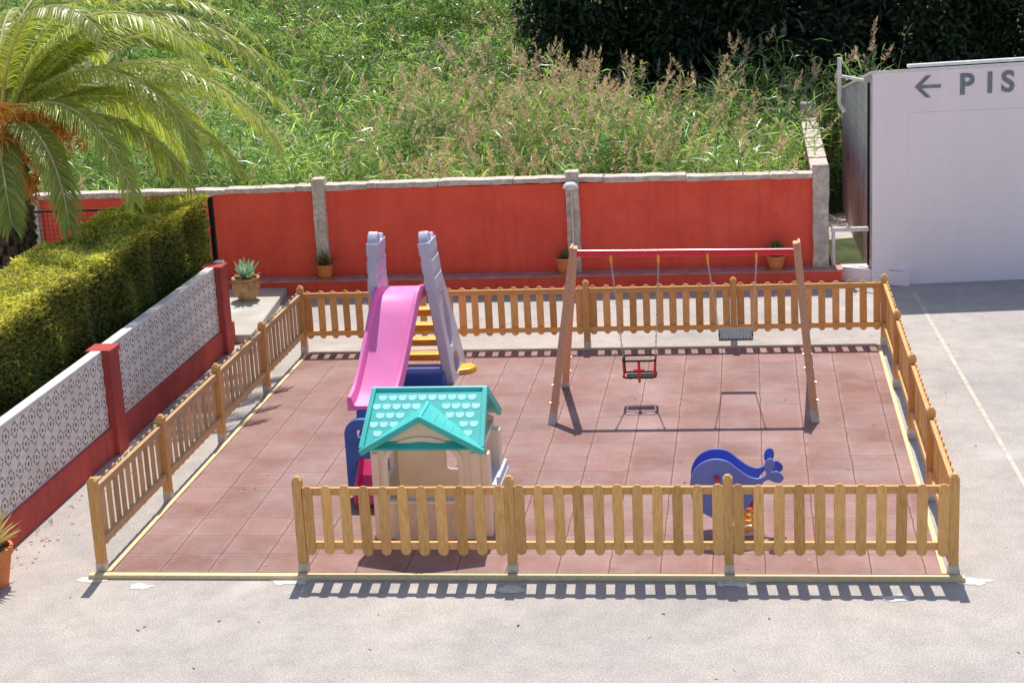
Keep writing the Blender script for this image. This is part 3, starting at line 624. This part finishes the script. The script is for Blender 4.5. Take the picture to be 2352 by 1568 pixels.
# ---------------------------------------------------------------- small climber
cl=thing("toy_climber","blue and pink plastic toddler climber beside the playhouse","climber",(2.2,2.2,0))
def rr(x0,x1,z0,z1,r,n=6):
    out=[]
    for cx,cz,a0 in ((x1-r,z1-r,0),(x0+r,z1-r,90),(x0+r,z0+r,180),(x1-r,z0+r,270)):
        for k in range(n+1):
            a=math.radians(a0+90*k/n); out.append((cx+r*math.cos(a),cz+r*math.sin(a)))
    return out
for yy_,hh_ in ((2.10,.95),(2.75,.70)):
    mb=MB(); mb.plate(rr(0,.50,.02,hh_,.17),[rr(.13,.38,.74 if hh_>.8 else .58,.83 if hh_>.8 else .63,.025)[::-1],rr(.12,.40,.28,.50,.05)[::-1]],(2.08,yy_,0),(1,0,0),(0,0,1),.08)
    mb.prism([(.02,.66),(.48,.66),(.48,.68),(.02,.68)],(2.08,yy_,0),(1,0,0),(0,0,1),.095)
    mb.obj("side_panel",M_blue,cl,bevel=.015,smooth=True)
cp=[(2.8,.60),(2.45,.58),(2.2,.48),(1.95,.24),(1.75,.12)]; mb=MB()
mb.prism([(a,b) for a,b in cp]+[(a,b-.04) for a,b in cp[::-1]],(2.36,0,0),(0,1,0),(0,0,1),.28)
for xx in (2.23,2.50): mb.prism([(a,b+.14) for a,b in cp]+[(a,b-.045) for a,b in cp[::-1]],(xx,0,0),(0,1,0),(0,0,1),.035)
mb.obj("chute",mat_simple("magenta_plastic",(.92,.06,.25),(.85,.05,.2),.4,4,.02),cl,bevel=.01)
# ---------------------------------------------------------------- playhouse
ph=thing("playhouse","beige plastic playhouse with teal scalloped tile roof","playhouse",(3.2,1.4,0))
X0,X1,Y0,Y1=2.64,3.76,.88,1.96; xc=3.2
def arch(cx,w,z0,zs,zt,n=14):
    return [(cx-w,z0),(cx+w,z0)]+[(cx+w*math.cos(math.pi*k/n),zs+(zt-zs)*math.sin(math.pi*k/n)) for k in range(n+1)]
fo=[(X0,0),(X1,0),(X1,1.0),(xc,1.33),(X0,1.0)]
mb=MB(); mb.plate(fo,[arch(xc-.02,.37,.47,.86,1.10)[::-1]],(0,Y0,0),(1,0,0),(0,0,1),.05)
mb.obj("front_wall",M_beige,ph,bevel=.006)
mb=MB(); mb.plate(arch(xc-.02,.42,.42,.86,1.15),[arch(xc-.02,.362,.475,.86,1.095)[::-1]],(0,Y0-.03,0),(1,0,0),(0,0,1),.035)
mb.obj("arch_trim",M_beige,ph,bevel=.008)
for xx,ww in ((X0+.05,.07),(X1-.05,.07)):
    mb=MB(); mb.box((xx,Y0-.035,.49),(ww,.03,.97)); mb.obj("corner_trim",M_beige,ph,bevel=.008)
mb=MB()
mb.box((xc-.02,Y0-.035,.23),(.66,.03,.38))
for k in range(-3,4):
    for sg in (1,-1):
        x=xc-.02+k*.095
        xa=max(xc-.33,min(xc+.29,x-.1*sg)); xb=max(xc-.33,min(xc+.29,x+.1*sg))
        mb.beam((xa,Y0-.052,.06),(xb,Y0-.052,.40),.010,.010)
mb.obj("door",M_beige2,ph,bevel=.003)
mb=MB(); mb.box((xc-.02,Y0-.05,.455),(.76,.08,.035)); mb.obj("ledge",M_beige,ph,bevel=.01)
mb=MB(); mb.plate(fo,[rr(xc+.02,xc+.36,.42,.72,.05)[::-1]],(0,Y1,0),(1,0,0),(0,0,1),.03)
mb.obj("back_wall",M_beiget,ph)
for xx in (X0,X1):
    hl=[rr(.25,.85,.50,.90,.05)[::-1]]
    mb=MB(); mb.plate([(.026,0),(Y1-Y0-.026,0),(Y1-Y0-.026,.97),(.026,.97)],hl,(xx+(.025 if xx<3 else -.025),Y0,0),(0,1,0),(0,0,1),.05); mb.obj("side_wall",M_beige,ph)
M_pl=mat_simple("pale_lilac_plastic",(.66,.68,.80),(.6,.62,.74),.5,4,.02)
mb=MB(); mb.box((X1+.09,Y0+.5,.53),(.18,.6,.035)); mb.box((X1+.15,Y0+.5,.585),(.035,.6,.09)); mb.obj("window_shelf",M_pl,ph,bevel=.01)
for yo in (.12,.92): mb=MB(); mb.box((X1+.04,Y0+yo,.47),(.10,.14,.92)); mb.obj("corner_post",M_beige,ph,bevel=.02)
yr=.5*(Y0+Y1); zr=1.47; ye=.78; ze=1.03; xl,xr=2.56,3.82
sl_v=Vector((0,yr-ye,zr-ze)); sl_l=sl_v.length; sl_n=sl_v.normalized()
M_tealt=mat_simple("thin_teal_plastic",(.08,.66,.60),(.06,.58,.53),.4,4,.02,trans=.12)
mb=MB()
mb.prism([(xl,0),(xr,0),(xr-.04,sl_l),(xl+.04,sl_l)],(0,ye,ze),(1,0,0),sl_n,.03)
sb=Vector((0,-(yr-ye),zr-ze)).normalized()
mb.prism([(xl,0),(xr,0),(xr-.04,sl_l),(xl+.04,sl_l)],(0,2*yr-ye,ze),(1,0,0),sb,.03)
mb.tube([(xl+.02,yr,zr+.01),(xr-.02,yr,zr+.01)],.03,8)
for xx in (xl+.01,xr-.01):
    xt=xl+.045 if xx<3 else xr-.045
    mb.beam((xx,ye,ze),(xt,yr,zr),.05,.08); mb.beam((xx,2*yr-ye,ze),(xt,yr,zr),.05,.08)
gaz=1.375; ga=Vector((xc,.73,gaz)); zg=1.02; gw=.63
for sg in (1,-1):
    ev=Vector((xc+sg*gw,.73,zg)); d=(ev-ga); dl=d.length; dn=d.normalized()
    mb.prism([(0,0),(dl,0),(dl,.04),(0,.53)],ga,dn,(0,1,0),.03)
    mb.beam(ga+Vector((0,-.01,0)),ev+Vector((0,-.01,0)),.06,.06)
    for k in range(1,6):
        mb.beam(ga+dn*(.1*k+.05)+Vector((0,.03,.017)),ga+dn*(.1*k+.05)+Vector((0,.46*(1-(.1*k+.05)/dl),.017)),.012,.012)
mb.beam(ga+Vector((0,-.02,.01)),ga+Vector((0,.52,.01)),.04,.03)
rf=mb.obj("roof",M_tealt,ph,bevel=.01)
mb=MB()
rows=6; nrm=Vector((1,0,0)).cross(sl_n); slope=(gaz-zg)/gw
for r in range(rows):
    s0=.035+r*(sl_l-.075)/rows
    for c in range(12):
        x=xl+.10+(c+.5*(r%2))*.104
        if x>xr-.08: continue
        zz=ze+(s0+.035)*sl_n.z
        if zz<gaz-abs(x-xc)*slope+.01: continue
        w=.045; poly=[(w*math.cos(t),.042+w*math.sin(t)*.9) for t in [math.pi+math.pi*k/8 for k in range(9)]]+[(w,.078),(-w,.078)]
        mb.prism(poly,Vector((x,ye,ze))+sl_n*s0+nrm*.012,(1,0,0),sl_n,.014)
mb.obj("roof_tiles",M_teal2,rf,bevel=.004)
# ---------------------------------------------------------------- swing set
ss=thing("swing_set","timber A-frame swing with red steel top bar","swing set",(5.65,5.55,0))
BZ=1.98
for side,(xb,xt) in enumerate(((4.05,4.33),(7.27,7.08))):
    for yb in (4.72,6.36):
        a=Vector((xb,yb,0)); b=Vector((xt,5.55+(-.05 if yb<5 else .05),BZ+.10)); mb=MB()
        d=(b-a).normalized(); mb.beam(a+d*.12,b,.09,.09,0,(1,0,0)); lg=mb.obj("leg",M_woodR,ss,bevel=.008)
        mb=MB(); mb.beam(a,a+d*.17,.098,.098,0,(1,0,0)); mb.obj("metal_shoe",M_shoe,lg,bevel=.004)
        for q in (.30,.52):
            mb=MB(); cc=a+d*q; mb.tube([cc-Vector((.06,0,0)),cc+Vector((.06,0,0))],.014,8); mb.obj("bolt",M_steel,lg)
mb=MB(); mb.tube([(4.33,5.55,BZ+.03),(7.08,5.55,BZ-.01)],.046,16); mb.obj("top_bar",M_redp,ss,smooth=True)
for xx in (4.30,7.11):
    mb=MB(); mb.box((xx,5.55,BZ+.02),(.03,.26,.22)); mb.obj("bracket",M_woodR,ss,bevel=.005)
for x in (4.79,5.38,5.99,6.59):
    mb=MB(); mb.tube([(x-.015,5.55,BZ-.03),(x+.015,5.55,BZ-.03)],.058,12); mb.tube([(x,5.55,BZ-.05),(x,5.55,BZ-.12)],.014,8); mb.obj("hanger",M_orange,ss,bevel=.003)
def chain(a,b,par):
    mb=MB(); a=Vector(a);b=Vector(b);d=b-a;L=d.length;n=int(L/.034);d.normalize()
    s=d.cross(Vector((0,1,0))).normalized(); w=d.cross(s)
    for i in range(n):
        c=a+d*(i+.5)*L/n; u=s if i%2 else w
        pts_=[c+d*(.021*math.cos(t))+u*(.010*math.sin(t)) for t in [2*math.pi*k/6 for k in range(7)]]
        mb.tube(pts_,.0042,4,0,False)
    mb.obj("chain",M_steel,par)
t1=thing("toddler_swing","black and red bucket swing seat hanging on chains","swing seat",(5.08,5.55,.5))
chain((4.79,5.55,BZ-.1),(4.90,5.55,.66),t1); chain((5.38,5.55,BZ-.1),(5.31,5.55,.66),t1)
mb=MB()
for z,r0 in ((.64,.013),(.42,.012)):
    c=[(5.105+.205*sx,5.55+.14*sy,z) for sx,sy in ((-1,-.7),(-.8,-1),(.8,-1),(1,-.7),(1,.7),(.8,1),(-.8,1),(-1,.7),(-1,-.7))]
    mb.tube(c,r0,8)
for sx in (-1,1):
    for sy in (-.8,.8): mb.tube([(5.105+.2*sx,5.55+.13*sy,.64),(5.105+.19*sx,5.55+.12*sy,.42)],.011,8)
mb.box((5.105,5.56,.405),(.34,.16,.022)); mb.obj("seat_frame",M_black,t1,bevel=.004)
mb=MB(); mb.tube([(5.105,5.41,.63),(5.105,5.40,.5),(5.105,5.42,.36)],.018,8); mb.box((5.105,5.41,.52),(.14,.02,.02)); mb.obj("safety_bar",M_redp,t1)
for xa,xb_ in ((4.905,4.915),(5.305,5.295)):
    mb=MB(); mb.tube([(xa,5.43,.62),(xb_,5.43,.43)],.013,6); mb.obj("side_bar",M_redp,t1)
t2=thing("flat_swing","grey ribbed rubber swing seat hanging on two chains","swing seat",(6.3,6.3,.7))
sy,sz=6.36,.72
chain((5.99,5.55,BZ-.1),(6.10,sy-.02,sz+.05),t2); chain((6.59,5.55,BZ-.1),(6.53,sy-.02,sz+.05),t2)
Rt=Matrix.Rotation(math.radians(38),3,'X')
mb=MB(); mb.box((6.315,sy,sz),(.44,.19,.035),Rt)
for k in range(9): mb.box(Vector((6.315-.18+.045*k,sy,sz))+Rt@Vector((0,0,.02)),(.02,.17,.012),Rt)
mb.box((6.10,sy,sz+.02),(.02,.08,.07),Rt); mb.box((6.53,sy,sz+.02),(.02,.08,.07),Rt); mb.obj("seat",M_grey,t2,bevel=.004)
# ---------------------------------------------------------------- whale rider
wr=thing("spring_rider","blue whale shaped spring rider on orange coil spring","spring rider",(6.4,1.05,0))
def cat(P,n=5):
    out=[]; L=len(P)
    for i in range(L):
        p0,p1,p2,p3=[Vector(P[(i+k-1)%L]) for k in range(4)]
        for k in range(n):
            t=k/n; q=.5*((2*p1)+(p2-p0)*t+(2*p0-5*p1+4*p2-p3)*t*t+(3*p1-p0-3*p2+p3)*t**3); out.append((q.x,q.y))
    return out
wk=[(5.90,.56),(5.92,.70),(6.00,.81),(6.13,.865),(6.27,.845),(6.38,.76),(6.48,.685),(6.58,.66),(6.655,.70),(6.64,.78),(6.66,.845),(6.705,.87),(6.74,.83),(6.735,.765),(6.70,.715),(6.76,.735),(6.815,.70),(6.83,.655),(6.79,.615),(6.73,.625),(6.67,.645),(6.60,.58),(6.50,.40),(6.36,.27),(6.18,.235),(6.02,.30),(5.93,.42)]
wo=cat(wk)
for yy_,mt in ((.92,M_whaleA),(1.24,M_whaleB)):
    mb=MB(); mb.prism([(a-.02,b) for a,b in wo][::-1],(0,yy_,0),(1,0,0),(0,0,1),.028); mb.obj("side_panel",mt,wr,bevel=.004)
mb=MB(); mb.box((6.40,1.08,.50),(.26,.29,.04)); mb.obj("seat",M_wpaint,wr,bevel=.008)
mb=MB(); mb.box((6.42,1.08,.36),(.22,.29,.03)); mb.obj("seat_support",M_redsat,wr,bevel=.008)
mb=MB(); mb.tube([(6.15,.84,.67),(6.15,1.32,.67)],.018,10); mb.ball((6.15,.87,.67),.03); mb.obj("handle",M_redsat,wr,smooth=True)
mb=MB(); mb.tube([(6.42+.085*math.cos(a),1.08+.085*math.sin(a),.04+.30*a/(2*math.pi*5)) for a in [2*math.pi*5*k/90 for k in range(91)]],.014,8); mb.obj("spring",M_orange,wr,smooth=True)
mb=MB(); mb.box((6.42,1.08,.055),(.3,.3,.025)); mb.obj("base_plate",M_shoe,wr,bevel=.004)
# ---------------------------------------------------------------- pots and plants
def pot(c,r,h,mat,label,saucer=True,kind="plain"):
    t=thing("flower_pot",label,"plant pot",c)
    mb=MB()
    if kind=="plain": pr=[(0,0),(r*.68,0),(r*.92,h*.8),(r*.92,h*.82),(r,h*.82),(r,h),(r*.88,h),(r*.85,h*.88)]
    else: pr=[(0,0),(r*.6,0),(r*.62,h*.06),(r*.9,h*.35),(r*1.0,h*.6),(r*.92,h*.82),(r*.85,h*.88),(r*.98,h*.93),(r*.98,h),(r*.82,h),(r*.78,h*.9)]
    mb.lathe(pr,c); mb.obj("pot_body",mat,t,smooth=True)
    mb=MB(); mb.lathe([(0,h*.9),(r*.86,h*.88)],c); mb.obj("soil",M_soil,t)
    if saucer: mb=MB(); mb.lathe([(0,-.0),(r*.95,0),(r*1.1,h*.14),(r*1.02,h*.14),(r*.9,h*.03)],c); mb.obj("saucer",mat,t,smooth=True)
    return t
def rosette(t,c,n,L,W,col,elo=25,ehi=85,droop=.05,mat=None,name="plant"):
    a=rng.uniform(0,2*np.pi,n); e=np.radians(rng.uniform(elo,ehi,n)); l=L*rng.uniform(.75,1.1,n)
    Dv=np.stack([np.cos(a)*np.cos(e),np.sin(a)*np.cos(e),np.sin(e)],1)*l[:,None]; P=np.tile(np.array(c,float),(n,1))+Dv*.05
    leaf_obj(name,P,Dv,W*rng.uniform(.8,1.1,n),droop*l*rng.uniform(.2,1,n),np.array(col)*rng.uniform(.8,1.2,(n,1)),mat or M_succ,t,up=np.tile(np.array([0,0,1.]),(n,1))+rng.normal(0,.2,(n,3)))
t=pot((-1.70,11.30,.14),.235,.38,M_terra2,"patterned brown ceramic pot with blue green agave on pavement",False,"urn"); rosette(t,(-1.70,11.30,.46),44,.38,.075,(.34,.50,.38))
t=pot((-.60,12.28,.25),.14,.25,M_terra,"small terracotta pot with straggly plant on stone ledge"); rosette(t,(-.60,12.28,.48),110,.34,.02,(.24,.20,.07),10,80,.4)
t=pot((3.47,12.30,.25),.15,.27,M_terra,"terracotta pot with small plant on ledge beside lamp"); rosette(t,(3.47,12.30,.49),30,.22,.03,(.14,.20,.06),20,80,.2)
t=pot((6.93,12.29,.25),.155,.23,M_terra,"terracotta pot with dark spiky aloe on stone ledge"); rosette(t,(6.93,12.29,.45),44,.32,.045,(.11,.17,.07),25,85,.1)
t=pot((-1.06,-.30,0),.26,.40,M_terra,"large terracotta pot with orange green aloe on asphalt",False); rosette(t,(-1.06,-.30,.36),60,.46,.05,(.50,.40,.14),20,85,.15)
lp=thing("wall_lamp","small domed lamp on thin grey pole against granite post","lamp",(3.63,12.3,.25))
mb=MB(); mb.tube([(3.63,12.32,.25),(3.625,12.32,1.0),(3.62,12.32,1.62)],.018,8); mb.obj("pole",M_steel,lp)
mb=MB(); mb.lathe([(0,.08),(.06,.075),(.105,.045),(.125,.0),(.13,-.02),(.10,-.03),(.06,-.06),(0,-.07)],(3.62,12.28,1.70),20); mb.obj("lamp_head",M_wpaint,lp,smooth=True)
gt=thing("mesh_gate","dark wire mesh gate beside the clipped hedge","gate",(-4.1,11,0))
mb=MB(); mb.tube([(-5.2,11,1.75),(-3.2,11,1.75)],.022,6); mb.tube([(-5.2,11,.1),(-3.2,11,.1)],.022,6)
for x in (-5.2,-3.2): mb.tube([(x,11,0),(x,11,1.77)],.025,6)
mb.obj("frame",M_iron,gt)
mb=MB()
for k in range(26): mb.tube([(-5.15+.076*k,11,.1),(-5.15+.076*k,11,1.75)],.004,4)
for k in range(21): mb.tube([(-5.2,11,.15+.076*k),(-3.2,11,.15+.076*k)],.004,4)
mb.obj("wire_mesh",M_iron,gt)
gp=thing("gate_post","tall black iron gate post at end of hedge","post",(-1.66,9.72,0))
mb=MB(); mb.box((-1.66,9.72,1.06),(.07,.07,2.12)); mb.box((-1.66,9.72,2.13),(.09,.09,.03)); mb.obj("post_shaft",M_iron,gp,bevel=.004)
# ---------------------------------------------------------------- light + camera
w=bpy.data.worlds.new("World"); scene.world=w; w.use_nodes=True; nt=w.node_tree
sky=nt.nodes.new("ShaderNodeTexSky"); sky.sky_type='NISHITA'; sky.sun_disc=False; sky.sun_elevation=math.radians(60); sky.sun_rotation=math.radians(-4)
nt.links.new(sky.outputs[0],nt.nodes["Background"].inputs["Color"]); nt.nodes["Background"].inputs["Strength"].default_value=.15
sd=bpy.data.lights.new("Sun",'SUN'); sd.energy=5; sd.angle=math.radians(.5); sd.color=(1,.96,.90)
so=bpy.data.objects.new("Sun",sd); so.rotation_euler=(math.radians(-30),0,math.radians(4)); COL.objects.link(so)
scene.view_settings.view_transform='Standard'; scene.view_settings.look='None'; scene.view_settings.exposure=0
def rot(y,p,r):
    return Matrix.Rotation(y,3,'Z')@Matrix.Rotation(p,3,'X')@Matrix.Rotation(r,3,'Z')
cd=bpy.data.cameras.new("Camera"); cd.sensor_width=36; cd.lens=3960.35/2352*36; cd.clip_end=1000
cam=bpy.data.objects.new("Camera",cd); Mx=rot(.1426,1.3142,-.0517).to_4x4(); Mx.translation=(6.5121,-15.5201,6.4680); cam.matrix_world=Mx; COL.objects.link(cam)
scene.camera=cam
